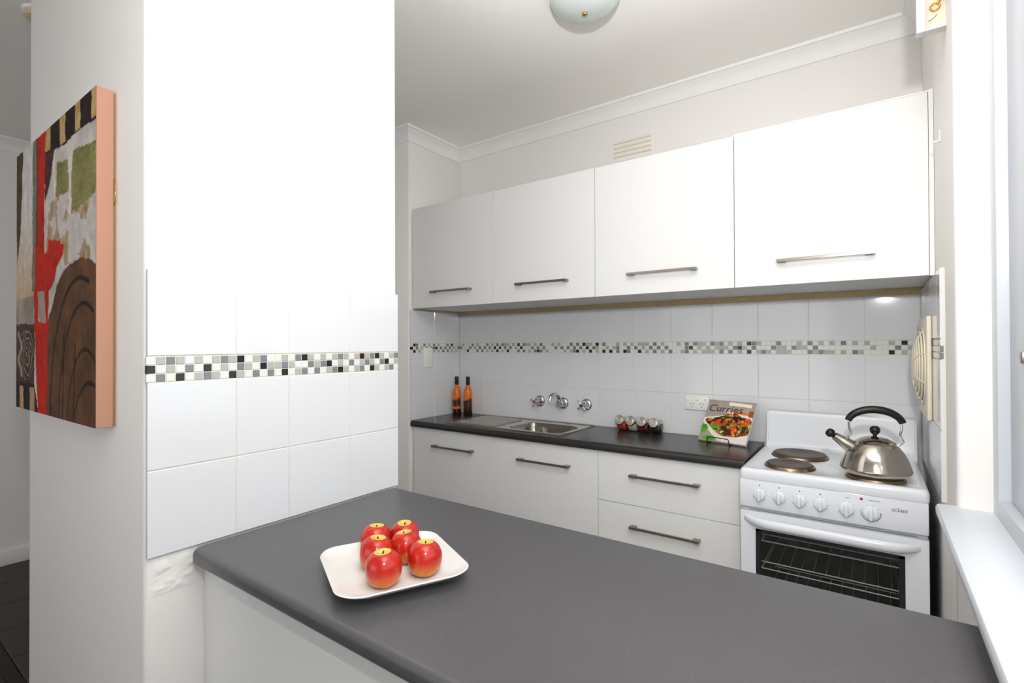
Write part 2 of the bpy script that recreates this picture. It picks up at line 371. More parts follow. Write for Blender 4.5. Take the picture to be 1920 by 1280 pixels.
# rough plaster patch under the hanging tile
bm = bmesh.new(); G = {}
for i in range(31):
    for j in range(25):
        y = 0.458+0.118*i/30; z = 0.775+0.098*j/24
        e = min(i, 30-i)/6; q = min(j, 24-j)/5; k = max(0, min(1, e, q))
        h = k*(0.0018+0.0032*max(0, n2(y, z, 24, 3.3)+0.25)+0.0022*(1 if n2(y*1.5, z*3, 16, 8.0) > 0.1 else 0))
        G[i, j] = bm.verts.new((XP-TT-0.001+h, y, z))
for i in range(30):
    for j in range(24): bm.faces.new((G[i, j], G[i+1, j], G[i+1, j+1], G[i, j+1]))
finish('plaster_patch', bm, M['wall'], wp, smooth=60)
# back wall
bc = [XL]+[-2.0506+0.2023*i for i in range(11)]+[XR]; br_ = [0.71, KZ+0.001, 1.1143, 1.3138, 1.3738, 1.574]
box('grout_bed', (XL, D+0.0022, 0.71), (XR, D+TT+0.002, 1.574), M['grout'], wb)
tiling(wb, 'back', bc, br_)
mosaic(wb, 'back', XL, XR, br_[3]+0.001, br_[4]-0.001, randpat(118), lambda a: a > -1.85)
# return wall at the left
box('grout_bed', (XL-TT-0.002, YLT+0.002, KZ-0.03), (XL-0.0022, D+0.004, 1.574), M['grout'], wret)
tiling(wret, 'left', [YLT, 2.3202, 2.5168, D], [KZ+0.001]+br_[2:])
mosaic(wret, 'left', YLT, D, br_[3]+0.001, br_[4]-0.001, randpat(21), lambda a: False)
# right wall beside the cooker
box('grout_bed', (XR+0.0022, 1.868, 0.9125), (XR+TT+0.002, D+0.004, 1.574), M['grout'], wr)
tiling(wr, 'right', [1.866, 1.951, 2.153, 2.356, D], [0.911]+br_[2:])
mosaic(wr, 'right', 1.866, D, br_[3]+0.001, br_[4]-0.001, randpat(34), lambda a: a < 2.1)
# air vent slots high on the back wall
vent = thing('wall_vent', (-1.04, D+TT, 2.37), 'four horizontal painted vent slats high on wall above the overhead cupboards', 'vent')
box('vent_plate', (-0.108, -0.003, -0.015), (0.108, 0.004, 0.088), M['wall'], vent)
for i in range(4):
    bm = bmesh.new(); z = 0.004+0.0245*i
    prism_x(bm, [(-0.003, z), (-0.012, z+0.003), (-0.012, z+0.008), (-0.003, z+0.013)], -0.105, 0.105); finish('slat', bm, M['cream'], vent)
# ------------------------------------------------------------------ overhead cupboards
YC, UZ0, UZ1 = 2.1333, 1.583, 2.187
def bar_handle(parent, cx, y, z, L=0.30):
    bm = bmesh.new(); bx(bm, (cx-L/2, y-0.031, z-0.0055), (cx+L/2, y-0.023, z+0.0055), 0.001, 1)
    for s in (-1, 1): bx(bm, (cx+s*(L/2-0.014)-0.014, y-0.026, z-0.0055), (cx+s*(L/2-0.014)+0.014, y+0.001, z+0.0055), 0.001, 1)
    return finish('handle', bm, M['nickel'], parent, smooth=30)
cx = [-2.2598, -1.6526, -1.0493, -0.4432, 0.1527]
where = ['against the return wall at the far left end of the row', 'above the sink drainer, second in the row from the return wall', 'above the spice jars, third in the row from the return wall', 'above the cooker, at the window end of the row']
for i in range(4):
    a, b = cx[i], cx[i+1]
    t = thing('overhead_cupboard', ((a+b)/2, D, UZ0), 'white overhead cupboard '+where[i], 'cupboard', 'overhead cupboards along the back wall')
    h = (b-a)/2; top = UZ1-UZ0
    bm = bmesh.new()
    y0, y1 = YC+0.019-D, TT-0.001
    lo = (0.002 if i == 0 else 0)
    for A, B in (((-h+lo, y0, 0), (-h+0.016, y1, top)), ((h-0.016, y0, 0), (h, y1, top)), ((-h+0.016, y0, 0), (h-0.016, y1, 0.016)), ((-h+0.016, y0, top-0.016), (h-0.016, y1, top)), ((-h+0.016, y1-0.006, 0.016), (h-0.016, y1, top-0.016))): bx(bm, A, B)
    finish('carcass', bm, M['carcass'], t)
    d = box('door', (-h+0.0012, YC-D, 0.0), (h-0.0012, YC+0.018-D, top-0.004), M['melamine'], t, bev=0.0008, seg=1)
    bar_handle(d, 0.012 if i < 3 else 0.004, YC-D, 0.088)
    if i == 3:
        box('end_panel', (h, YC-D-0.001, -0.001), (h+0.0125, y1, top+0.004), M['melamine'], t)
        box('top_board', (-h, YC-D+0.002, top-0.003), (h, y1, top+0.003), M['melamine'], t)
# raw batten under the cupboards
tag(box('batten', (XL+0.002, D-0.014, 1.556), (XR, D+0.001, UZ0), M['batten']), 'raw timber batten under overhead cupboards along the top of the tiles', 'batten')
tag(box('batten', (XL-0.0005, YLT+0.02, 1.576), (XL+0.008, D-0.014, UZ0), M['batten']), 'short timber batten under overhead cupboards on the return wall', 'batten')
# ------------------------------------------------------------------ floor cupboards and worktop at the back
YD = 2.1354; KB = KZ-0.036
dx = [-2.2568, -1.6485, -1.0399, -0.4195]
lab = ['white floor cupboard with one long handle, against the return wall', 'white floor cupboard with one long handle, under the sink bowl', 'white drawer unit with stacked drawers, between sink cupboard and cooker']
for i in range(3):
    a, b = dx[i], dx[i+1]; h = (b-a)/2
    t = thing('drawer_unit' if i == 2 else 'floor_cupboard', ((a+b)/2, YD, 0), lab[i], 'drawers' if i == 2 else 'cupboard', 'floor cupboards under the back worktop')
    yb = D-YD-0.004
    bm = bmesh.new(); bx(bm, (-h, 0.019, 0.1), (-h+0.016, yb, KB-0.001)); bx(bm, (h-0.016, 0.019, 0.1), (h, yb, KB-0.001)); bx(bm, (-h+0.016, 0.019, 0.1), (h-0.016, yb, 0.116)); bx(bm, (-h+0.016, yb-0.006, 0.116), (h-0.016, yb, KB-0.001))
    finish('carcass', bm, M['carcass'], t)
    box('plinth', (-h, 0.05, 0.0), (h, 0.066, 0.1), M['carcass'], t)
    if i < 2:
        d = box('door', (-h+0.0012, 0, 0.1), (h-0.0012, 0.018, KB-0.002), M['melamine'], t, bev=0.0008, seg=1)
        bar_handle(d, 0.017 if i == 0 else 0.01, 0, 0.778)
    else:
        for k, (z0, z1) in enumerate(((0.648, KB-0.002), (0.424, 0.646), (0.1, 0.422))):
            d = box('drawer', (-h+0.0012, 0, z0), (h-0.0012, 0.018, z1), M['melamine'], t, bev=0.0008, seg=1)
            bar_handle(d, 0.0, 0, (0.782, 0.556, 0.33)[k])
# worktop: bull-nosed front, hole for the bowl
SX0, SX1, SY0, SY1 = -1.625, -1.28, 2.196, 2.455
KX0, KX1, KY0 = XL+0.001, -0.4085, 2.112
bm = bmesh.new()
R_ = 0.016
def nose(y0, zt, zb):
    P_ = []
    for k in range(7): a = math.pi/2*k/6; P_.append((y0+R_-R_*math.sin(a), zt-R_+R_*math.cos(a)))
    for k in range(1, 7): a = math.pi/2*k/6; P_.append((y0+0.010-0.010*math.cos(a), zb+0.010-0.010*math.sin(a)))
    return P_
prism_x(bm, [(SY0, KZ)]+nose(KY0, KZ, KB)+[(SY0, KB)], KX0, KX1)
bx(bm, (KX0, SY1, KB), (KX1, D+0.0005, KZ)); bx(bm, (KX0, SY0, KB), (SX0, SY1, KZ)); bx(bm, (SX1, SY0, KB), (KX1, SY1, KZ))
tag(finish('worktop', bm, M['laminate_back'], smooth=25), 'long narrow black laminate worktop holding the sink along the back wall', 'worktop')
# ------------------------------------------------------------------ sink
OX0, OX1, OY0, OY1 = -2.03, -1.253, 2.166, 2.535
sk = thing('sink', ((OX0+OX1)/2, (OY0+OY1)/2, KZ), 'stainless steel sink with one bowl and a ribbed drainer set in black worktop', 'sink')
ox, oy = (OX0+OX1)/2, (OY0+OY1)/2
X = lambda x: x-ox
Y = lambda y: y-oy
bm = bmesh.new()
mid = -1.665; bcx, bcy, bw, bh = (SX0+SX1)/2, (SY0+SY1)/2, SX1-SX0-0.012, SY1-SY0-0.012
outer = rr(X((mid+OX1)/2), Y(oy), OX1-mid, OY1-OY0, 0.002, 0.003); outer0 = [(a, b, 0.0) for a, b, c in outer]
loft(bm, [outer0, outer, rr(X(bcx), Y(bcy), bw+0.008, bh+0.008, 0.07, 0.004), rr(X(bcx), Y(bcy), bw, bh, 0.066, 0.0)])
bx(bm, (X(OX0), Y(OY0), 0.0), (X(mid), Y(OY1), 0.003))
tube(bm, [(X(OX0)+0.003, Y(OY0)+0.003, 0.0035), (X(OX1)-0.003, Y(OY0)+0.003, 0.0035), (X(OX1)-0.003, Y(OY1)-0.003, 0.0035), (X(OX0)+0.003, Y(OY1)-0.003, 0.0035)], 0.003, 6, True)
finish('rim', bm, M['steel'], sk, smooth=30)
bm = bmesh.new()
loft(bm, [rr(X(bcx), Y(bcy), bw, bh, 0.066, 0.001), rr(X(bcx), Y(bcy), bw-0.01, bh-0.01, 0.062, -0.02), rr(X(bcx), Y(bcy), bw-0.024, bh-0.024, 0.06, -0.12), rr(X(bcx), Y(bcy), bw-0.06, bh-0.06, 0.05, -0.145)], False, True)
finish('bowl', bm, M['bowl'], sk, smooth=60)
bm = bmesh.new(); lathe(bm, [(0.0, -0.1405), (0.03, -0.1405), (0.036, -0.143), (0.036, -0.1455)], 24, Matrix.Translation((X(bcx), Y(bcy), 0))); finish('drain', bm, M['chrome'], sk, smooth=40)
for i in range(9):
    yy = Y(OY0)+0.05+i*0.031
    bm = bmesh.new(); prism_x(bm, [(yy-0.005, 0.0025), (yy-0.003, 0.009), (yy+0.003, 0.009), (yy+0.005, 0.0025)], X(OX0)+0.05, X(mid)-0.03); finish('drainer_ridge', bm, M['steel'], sk, smooth=50)
# ------------------------------------------------------------------ wall taps
def flange(bm, r=0.034, depth=0.04):
    lathe(bm, [(r, 0.0), (r, 0.006), (r*0.94, 0.012), (r*0.8, 0.016), (r*0.66, 0.018), (r*0.6, 0.024), (r*0.42, 0.032), (r*0.36, depth), (0, depth)], 32, Matrix.Rotation(math.radians(90), 4, 'X'))
def wall_tap(x, z, label, cap, rot):
    t = thing('wall_tap', (x, D, z), label, 'tap', 'taps over the sink')
    bm = bmesh.new(); flange(bm); finish('flange', bm, M['chrome'], t, smooth=45)
    bm = bmesh.new(); tube(bm, [(0, -0.035, 0), (0, -0.056, 0)], 0.009, 16); finish('spindle', bm, M['chrome'], t, smooth=45)
    bm = bmesh.new()
    for k in range(4):
        a = rot+math.pi/2*k; c, s = math.cos(a), math.sin(a)
        tube(bm, [(0.004*c, -0.062, 0.004*s), (0.02*c, -0.063, 0.02*s), (0.031*c, -0.064, 0.031*s), (0.033*c, -0.064, 0.033*s)], [0.0048, 0.0042, 0.0055, 0.0035], 10)
    lathe(bm, [(0, 0.05), (0.010, 0.05), (0.011, 0.06), (0.010, 0.07), (0, 0.07)], 20, Matrix.Rotation(math.radians(90), 4, 'X'))
    h = finish('cross_handle', bm, M['chrome'], t, smooth=50)
    bm = bmesh.new(); lathe(bm, [(0.0075, 0.068), (0.0075, 0.072), (0.005, 0.0745), (0, 0.0745)], 20, Matrix.Rotation(math.radians(90), 4, 'X')); finish('button', bm, cap, h, smooth=45)
wall_tap(-1.6207, 1.027, 'chrome cross-handle wall tap with a red button', M['red'], math.radians(65))
wall_tap(-1.3118, 1.0246, 'chrome cross-handle wall tap with a black button', M['black'], math.radians(40))
t = thing('sink_spout', (-1.462, D, 1.024), 'chrome swan-neck wall spout between the two cross-handle taps', 'spout')
bm = bmesh.new(); flange(bm, 0.034, 0.036); finish('flange', bm, M['chrome'], t, smooth=45)
bm = bmesh.new(); lathe(bm, [(0, 0.03), (0.019, 0.03), (0.021, 0.038), (0.021, 0.05), (0.017, 0.058), (0, 0.058)], 24, Matrix.Rotation(math.radians(90), 4, 'X')); finish('collar', bm, M['chrome'], t, smooth=45)
bm = bmesh.new()
pts = [(0, -0.045, 0.0), (0, -0.047, 0.02), (-0.001, -0.052, 0.036), (-0.004, -0.063, 0.05), (-0.008, -0.08, 0.058), (-0.013, -0.10, 0.056), (-0.017, -0.116, 0.046), (-0.019, -0.123, 0.032), (-0.019, -0.124, 0.018)]
tube(bm, pts, [0.013, 0.012, 0.0115, 0.011, 0.0105, 0.010, 0.010, 0.0105, 0.0105], 16); finish('neck', bm, M['chrome'], t, smooth=50)
# ------------------------------------------------------------------ bottles in the corner
def bottle(x, y, label, band):
    t = thing('bottle', (x, y, KZ), label, 'bottle', 'bottles in the corner of the back worktop')
    r = 0.028
    bm = bmesh.new()
    if band: lathe(bm, [(0, 0), (r-0.003, 0), (r, 0.004), (r, 0.040)], 28)
    else: lathe(bm, [(0, 0), (r-0.003, 0), (r, 0.004), (r, 0.062)], 28)
    finish('dark_base', bm, M['amber_dark'], t, smooth=40)
    z0 = 0.040 if band else 0.062
    bm = bmesh.new(); lathe(bm, [(r, z0), (r, 0.140), (r*0.96, 0.152), (r*0.8, 0.166), (r*0.58, 0.178), (r*0.44, 0.186), (r*0.40, 0.196)], 28); finish('glass_body', bm, M['amber'], t, smooth=40)
    bm = bmesh.new()
    a0, a1, n = math.radians(-175), math.radians(5), 24; lo, hi = [], []
    for k in range(n+1):
        a = a0+(a1-a0)*k/n; c, s = math.cos(a)*(r+0.0006), math.sin(a)*(r+0.0006)
        top = 0.082+0.030*k/n+0.007*math.sin(k*1.9)
        lo.append(bm.verts.new((c, s, 0.056+0.004*math.sin(k*0.7)))); hi.append(bm.verts.new((c, s, top)))
    for k in range(n): bm.faces.new((lo[k], lo[k+1], hi[k+1], hi[k]))
    finish('label_print', bm, M['label_dark'], t, smooth=60)
    bm = bmesh.new(); lathe(bm, [(r*0.41, 0.194), (r*0.46, 0.197), (r*0.46, 0.244), (r*0.42, 0.248), (0, 0.248)], 24); finish('cap', bm, M['foil'], t, smooth=40)
bottle(-2.2035, 2.464, 'slim amber bottle with an orange band under its dark label, in the tiled corner', True)
bottle(-2.128, 2.486, 'slim amber bottle whose lower half is all dark, on the drainer side', False)
# ------------------------------------------------------------------ switch and power point
t = thing('light_switch', (XL, 2.256, 1.2265), 'white upright light switch plate on the mosaic strip of return wall', 'switch')
box('plate', (0, -0.038, 0), (0.009, 0.038, 0.12), M['switch'], t, bev=0.003)
box('rocker', (0.006, -0.009, 0.05), (0.013, 0.009, 0.072), M['switch'], t, bev=0.002)
t = thing('power_outlet', (-0.7068, D, 1.0376), 'white double power outlet with switches on tiles behind the cookbook', 'power outlet')
box('plate', (-0.0575, -0.010, 0), (0.0575, 0.0, 0.067), M['switch'], t, bev=0.003)
for x in (-0.043, 0.0, 0.043): box('rocker', (x-0.0075, -0.0145, 0.045), (x+0.0075, -0.009, 0.059), M['switch'], t, bev=0.0018)
for x in (-0.024, 0.024):
    for q, (px, pz, a) in enumerate(((-0.0075, 0.030, 28), (0.0075, 0.030, -28), (0, 0.016, 0))):
        bm = bmesh.new(); bx(bm, (-0.0011, -0.0108, -0.004), (0.0011, -0.0098, 0.004)); bmesh.ops.transform(bm, matrix=Matrix.Translation((x+px, 0, pz)) @ Matrix.Rotation(math.radians(a), 4, 'Y'), verts=bm.verts); finish('socket_slot', bm, M['dark_ink'], t)
# ------------------------------------------------------------------ spice jars with slanted mouths
def jar(x, spice, label):
    t = thing('spice_jar', (x, D-0.046, KZ), label, 'jar', 'spice jars by the wall')
    r, hw = 0.036, 0.025
    # squat drum standing on its rim: axis along x, flattened foot
    def drum(bm, r, hw, z0, z1=9):
        loops = []
        for xx, k in ((-hw, 0.80), (-hw*0.86, 0.94), (-hw*0.6, 1.0), (hw*0.6, 1.0), (hw*0.86, 0.94), (hw, 0.80)):
            L = []
            for q in range(28):
                a = 2*math.pi*q/28; L.append((xx, r*k*math.cos(a), min(z1, max(z0, 0.0345+r*k*math.sin(a)))))
            loops.append(L)
        loft(bm, loops, True, True)
    bm = bmesh.new(); drum(bm, r, hw, 0.0); finish('glass_body', bm, M['jar_glass'], t, smooth=40)
    bm = bmesh.new(); drum(bm, r-0.0022, hw-0.002, 0.002, 0.044); finish('spice', bm, M[spice], t, smooth=40)
    N = Matrix.Translation((0, -0.002, 0.040)) @ Vector((-0.02, -0.9, 0.40)).normalized().to_track_quat('Z', 'Y').to_matrix().to_4x4()
    bm = bmesh.new(); lathe(bm, [(0.023, 0.022), (0.023, 0.042)], 28, N); finish('neck', bm, M['jar_glass'], t, smooth=40)
    bm = bmesh.new(); lathe(bm, [(0.0255, 0.036), (0.0262, 0.038), (0.0262, 0.049), (0.0245, 0.0515), (0.019, 0.0515), (0.0165, 0.0495), (0.0135, 0.0495), (0.0115, 0.0525), (0.007, 0.0525), (0.006, 0.0515), (0, 0.0515)], 32, N); finish('lid', bm, M['lid'], t, smooth=30)
jar(-1.0765, 'paprika', 'small glass spice jar with orange-red spice and a silver lid')
jar(-1.0165, 'salt', 'small glass spice jar with pale cream contents and a silver lid')
jar(-0.9565, 'chilli', 'small glass spice jar with reddish brown spice and a silver lid')
jar(-0.8935, 'clove', 'small glass spice jar with nearly black contents and a silver lid')
# ------------------------------------------------------------------ cookbook on a wire stand
def cover(u, v):
    k = n2(u, v, 3, 2.0)*10
    c = [172+k, 158+k, 147+k]
    if u > 0.45 and v < 0.36:
        if 0.03 < v-0.05*(u-0.5) < 0.11 and u < 0.93: c = [246, 238, 214]
        elif 0.20 <= v-0.05*u < 0.27 and u > 0.62: c = [222, 130+40*n2(u, v, 14), 60]
        elif v >= 0.27: c = [236, 226, 214]
        if u > 0.9 and 0.2 < v: c = [150, 92, 50]
    # white dish
    dish = [(0, 0.45), (0.38, 0.36), (0.7, 0.30), (1.0, 0.36), (1.0, 0.98), (0.9, 1.0), (0.42, 0.97), (0.22, 0.80), (0.05, 0.62), (0, 0.56)]
    if inpoly(u, v, dish): q = n2(u, v, 2, 5)*6; c = [238+q, 228+q, 220+q]
    food = [(0.03, 0.52), (0.06, 0.47), (0.36, 0.40), (0.45, 0.31), (0.66, 0.285), (0.78, 0.37), (0.95, 0.38), (1.0, 0.44), (1.0, 0.76), (0.75, 0.84), (0.48, 0.85), (0.30, 0.76), (0.1, 0.59)]
    if inpoly(u, v, food):
        a = n2(u, v, 6.5, 1.7); b = n2(u+3, v, 9, 4.1); d = n2(u, v+5, 14, 9.2)
        if a > 0.22: c = [232+20*d, 62+60*max(0, b), 18]
        elif a > -0.02: c = [206+50*d, 108+60*b, 34]
        elif a > -0.2: c = [140+60*d, 62+40*b, 22]
        else: c = [66+40*d, 42+40*b, 26]
        if b > 0.34: c = [120, 130, 42]
        if d > 0.42: c = [244, 196, 120]
        if b < -0.36: c = [62, 44, 34]
    for lx, ly, rx, ry in ((0.06, 0.72, 0.075, 0.10), (0.22, 0.93, 0.15, 0.06), (0.27, 0.645, 0.10, 0.05)):
        e = ((u-lx)/rx)**2+((v-ly)/ry)**2
        if e < 1+0.5*n2(u, v, 12, lx*9): c = [78+40*n2(u, v, 10), 156+40*n2(u, v, 8, 2), 38]
    if v > 0.975: c = [150, 140, 130]
    return c
bk = thing('cookbook', (-0.5632, 2.405, KZ+0.006), 'curries cookbook with an orange dish on its cover leaning on a wire stand', 'book', rz=math.radians(-14))
BW, BH = 0.222, 0.212
lean = Matrix.Rotation(math.radians(-33), 4, 'X')
bm = bmesh.new(); bx(bm, (-BW/2, 0.0006, 0), (BW/2, 0.014, BH), 0.0008, 1); bmesh.ops.transform(bm, matrix=lean, verts=bm.verts); finish('pages', bm, M['paper'], bk)
fc = printed('front_cover', 120, 120, BW, BH, cover, M['cover'], bk)
fc.data.transform(lean @ Matrix.Translation((-BW/2, 0.0002, 0)))
text('title', 'Curries', 0.05, M['dark_ink'], fc, lean @ Matrix.Translation((-0.022, -0.0004, BH*0.79)) @ UPRIGHT @ Matrix.Scale(1.06, 4, (1, 0, 0)), 0.0002, 0.12)
st_ = thing('book_stand', (-0.5632, 2.405, KZ), 'black wire book stand with a front loop holding the cookbook', 'book stand', rz=math.radians(-14))
bm = bmesh.new()
for s in (-1, 1): tube(bm, [(s*0.05, 0.11, 0.003), (s*0.05, 0.03, 0.003), (s*0.05, -0.02, 0.003), (s*0.052, -0.03, 0.006)], 0.002, 8)
finish('foot_wire', bm, M['wire'], st_, smooth=60)
bm = bmesh.new(); tube(bm, [(-0.05, 0.0, 0.003), (-0.051, -0.018, 0.004), (-0.051, -0.027, 0.010), (-0.05, -0.026, 0.024), (-0.045, -0.0255, 0.029), (0.0, -0.0255, 0.03), (0.045, -0.0255, 0.029), (0.05, -0.026, 0.024), (0.051, -0.027, 0.010), (0.051, -0.018, 0.004), (0.05, 0.0, 0.003)], 0.0021, 8); finish('front_loop', bm, M['wire'], st_, smooth=60)
bm = bmesh.new(); tube(bm, [(-0.05, 0.022, 0.003), (-0.048, 0.06, 0.10), (-0.03, 0.066, 0.115), (0.03, 0.066, 0.115), (0.048, 0.06, 0.10), (0.05, 0.022, 0.003)], 0.002, 8); finish('back_rest', bm, M['wire'], st_, smooth=60)
# ------------------------------------------------------------------ cooker
CX0, CX1, CY0, CZ = -0.403, 0.139, 2.0, 0.908
ck = thing('cooker', ((CX0+CX1)/2, 2.26, 0), 'white freestanding electric cooker with hotplates and a black oven window', 'cooker')
cxm = (CX0+CX1)/2
def L(x, y, z): return (x-cxm, y-2.26, z)
CYB = 2.545
# body: sides, back and base around an open oven cavity
bm = bmesh.new()
bx(bm, L(CX0+0.004, CY0+0.03, 0.03), L(CX0+0.03, CYB, 0.868)); bx(bm, L(CX1-0.03, CY0+0.03, 0.03), L(CX1-0.004, CYB, 0.868))
bx(bm, L(CX0+0.03, CYB-0.02, 0.03), L(CX1-0.03, CYB, 0.868)); bx(bm, L(CX0+0.03, CY0+0.03, 0.03), L(CX1-0.03, CYB-0.02, 0.28)); bx(bm, L(CX0+0.03, CY0+0.03, 0.755), L(CX1-0.03, CYB-0.02, 0.868))
finish('body', bm, M['enamel'], ck)
# hob: pressed tray with raised rim
bm = bmesh.new(); hw_, hd = CX1-CX0, 2.50-CY0; hc = (cxm-cxm, (CY0+2.50)/2-2.26)
loft(bm, [rr(hc[0], hc[1], hw_-0.004, hd-0.004, 0.012, 0.868), rr(hc[0], hc[1], hw_, hd, 0.014, 0.873), rr(hc[0], hc[1], hw_, hd, 0.014, CZ-0.014), rr(hc[0], hc[1], hw_-0.006, hd-0.006, 0.014, CZ-0.004), rr(hc[0], hc[1], hw_-0.022, hd-0.022, 0.014, CZ), rr(hc[0], hc[1], hw_-0.05, hd-0.05, 0.02, CZ), rr(hc[0], hc[1], hw_-0.066, hd-0.066, 0.022, CZ-0.006)], True, True)
hob = finish('hob', bm, M['enamel'], ck, smooth=50)
def hotplate(x, y, r):
    o = bpy.data.objects.new('hotplate', None)
    bm = bmesh.new(); lathe(bm, [(r, 0.0), (r, 0.009), (r-0.004, 0.014), (r*0.36, 0.0145), (r*0.33, 0.013), (r*0.26, 0.013), (0, 0.013)], 40, Matrix.Translation(L(x, y, CZ-0.004))); h = finish('hotplate', bm, M['hotplate'], ck, smooth=35)
    bm = bmesh.new(); lathe(bm, [(r+0.008, -0.003), (r+0.0075, 0.002), (r+0.0035, 0.0085), (r+0.0006, 0.0085), (r+0.0006, -0.003)], 40, Matrix.Translation(L(x, y, CZ-0.004))); finish('trim_ring', bm, M['hotring'], h, smooth=35)
for a in ((-0.246, 2.355, 0.095), (-0.256, 2.135, 0.077), (0.003, 2.112, 0.078), (0.0, 2.345, 0.080)): hotplate(*a)
# backsplash
bm = bmesh.new(); loft(bm, [[(x-cxm, y-2.26, z) for y, z in ((CYB, 0.87), (2.475, 0.87), (2.478, CZ), (2.49, 0.918), (2.50, 0.935), (2.503, 1.05), (2.51, 1.062), (2.53, 1.066), (CYB, 1.062))] for x in (CX0+0.014, CX1-0.004)], True, True)
bmesh.ops.bevel(bm, geom=[e for e in bm.edges if abs(e.verts[0].co.x-e.verts[1].co.x) < 1e-5 and max(v.co.z for v in e.verts) > 0.94 and min(v.co.y for v in e.verts) < 0.26], offset=0.006, segments=3, affect='EDGES')
finish('backsplash', bm, M['enamel'], ck, smooth=35)
# control panel, slightly tilted
cp = box('control_panel', L(CX0, CY0+0.002, 0.769), L(CX1-0.003, CY0+0.04, 0.869), M['enamel'], ck, bev=0.004)
pf = CY0+0.002-2.26
def knob(x, z, r, mark):
    bm = bmesh.new(); RX = Matrix.Translation((x-cxm, pf, z)) @ Matrix.Rotation(math.radians(90), 4, 'X')
    lathe(bm, [(r*1.02, 0), (r, 0.006), (r*0.93, 0.0095), (r*0.86, 0.0105), (0, 0.0105)], 36, RX)
    k = finish('knob', bm, M['knob'], ck, smooth=40)
    bm = bmesh.new(); bx(bm, (-0.0052, -0.024, -r*0.98), (0.0052, -0.008, r*0.98), 0.0035, 2); bmesh.ops.transform(bm, matrix=Matrix.Translation((x-cxm, pf, z)), verts=bm.verts); finish('grip', bm, M['knob'], k, smooth=40)
    bm = bmesh.new()
    if mark: lathe(bm, [(0, 0.0006), (0.0023, 0.0006), (0.0023, 0)], 12, Matrix.Translation((x-cxm, pf, z+0.033)) @ Matrix.Rotation(math.radians(90), 4, 'X'))
    for q in range(9):
        a = math.radians(-60+q*37.5); c, s = math.sin(a)*(r+0.005), -math.cos(a+math.radians(-90)+math.pi/2)*(r+0.005)
        bx(bm, (x-cxm+c-0.0012, pf-0.0006, z+s*1.0-0.0006), (x-cxm+c+0.0012, pf+0.001, z+s+0.0006))
    finish('dial_marks', bm, M['ink'], ck)
for x, z, r, mk in ((-0.3367, 0.8183, 0.0190, 1), (-0.2733, 0.819, 0.0190, 1), (-0.2108, 0.8178, 0.0190, 1), (-0.1493, 0.8174, 0.0190, 1), (-0.0755, 0.8149, 0.0205, 0), (-0.0095, 0.8134, 0.0205, 0)): knob(x, z, r, mk)
bm = bmesh.new()
pts = [(-0.0095-cxm+0.0265*math.cos(a), pf-0.0003, 0.8134+0.0265*math.sin(a)) for a in [math.radians(165+205*k/24) for k in range(25)]]
tube(bm, pts, 0.0009, 6); finish('temperature_arc', bm, M['ink'], ck)
bm = bmesh.new(); lathe(bm, [(0.0042, 0), (0.0038, 0.002), (0, 0.003)], 16, Matrix.Translation((-0.0347-cxm, pf, 0.8553)) @ Matrix.Rotation(math.radians(90), 4, 'X')); finish('indicator_lamp', bm, M['red'], ck, smooth=50)
text('brand_lettering', 'CHEF', 0.0125, M['dark_ink'], ck, Matrix.Translation((0.0665-cxm, pf-0.0003, 0.8335)) @ UPRIGHT @ Matrix.Scale(1.25, 4, (1, 0, 0)))
bm = bmesh.new(); bx(bm, (0.057-cxm, pf-0.0006, 0.8412), (0.066-cxm, pf+0.001, 0.842)); bx(bm, (0.0445-cxm, pf-0.0006, 0.829), (0.0456-cxm, pf+0.001, 0.8385)); finish('brand_mark', bm, M['dark_ink'], ck)
text('oven_function_print', 'OVEN', 0.005, M['ink'], ck, Matrix.Translation((-0.0735-cxm, pf-0.0003, 0.852)) @ UPRIGHT, 0.0002)
text('thermostat_print', 'THERMOSTAT', 0.005, M['ink'], ck, Matrix.Translation((0.0-cxm, pf-0.0003, 0.8535)) @ UPRIGHT, 0.0002)
# oven door with window, border, glass and bowed handle
DZ0, DZ1 = 0.27, 0.753; WX0, WX1, WZa, WZb = -0.35, 0.076, 0.36, 0.692
bm = bmesh.new(); dy0, dy1 = CY0+0.006, CY0+0.036
for a, b in (((CX0+0.002, dy0, DZ0), (WX0, dy1, DZ1)), ((WX1, dy0, DZ0), (CX1-0.003, dy1, DZ1)), ((WX0, dy0, WZb), (WX1, dy1, DZ1)), ((WX0, dy0, DZ0), (WX1, dy1, WZa))): bx(bm, L(*a), L(*b))
dr = finish('oven_door', bm, M['enamel'], ck)
bm = bmesh.new()
for a, b in (((WX0-0.001, dy0-0.0012, WZa), (WX0+0.012, dy0+0.004, WZb)), ((WX1-0.015, dy0-0.0012, WZa), (WX1+0.001, dy0+0.004, WZb)), ((WX0, dy0-0.0012, WZb-0.008), (WX1, dy0+0.004, WZb+0.001))): bx(bm, L(*a), L(*b))
finish('window_border', bm, M['oven_frame'], dr)
box('oven_glass', L(WX0, dy0+0.001, WZa), L(WX1, dy0+0.004, WZb), M['oven_glass'], dr)
bm = bmesh.new(); loops = []
for k in range(25):
    s = k/24; x = -0.389+0.505*s; e = min(1, 6*s, 6*(1-s)); e = math.sin(e*math.pi/2); yy = CY0+0.006-0.036*e+0.006*(2*s-1)**2; hh = 0.010+0.006*e
    loops.append([(x-cxm, yy-2.26+0.012*math.cos(q)*(0.6+0.4*e), 0.7245+hh*math.sin(q)) for q in [2*math.pi*i/14 for i in range(14)]])
loft(bm, loops, True, True)
finish('door_handle', bm, M['enamel'], dr, smooth=60)
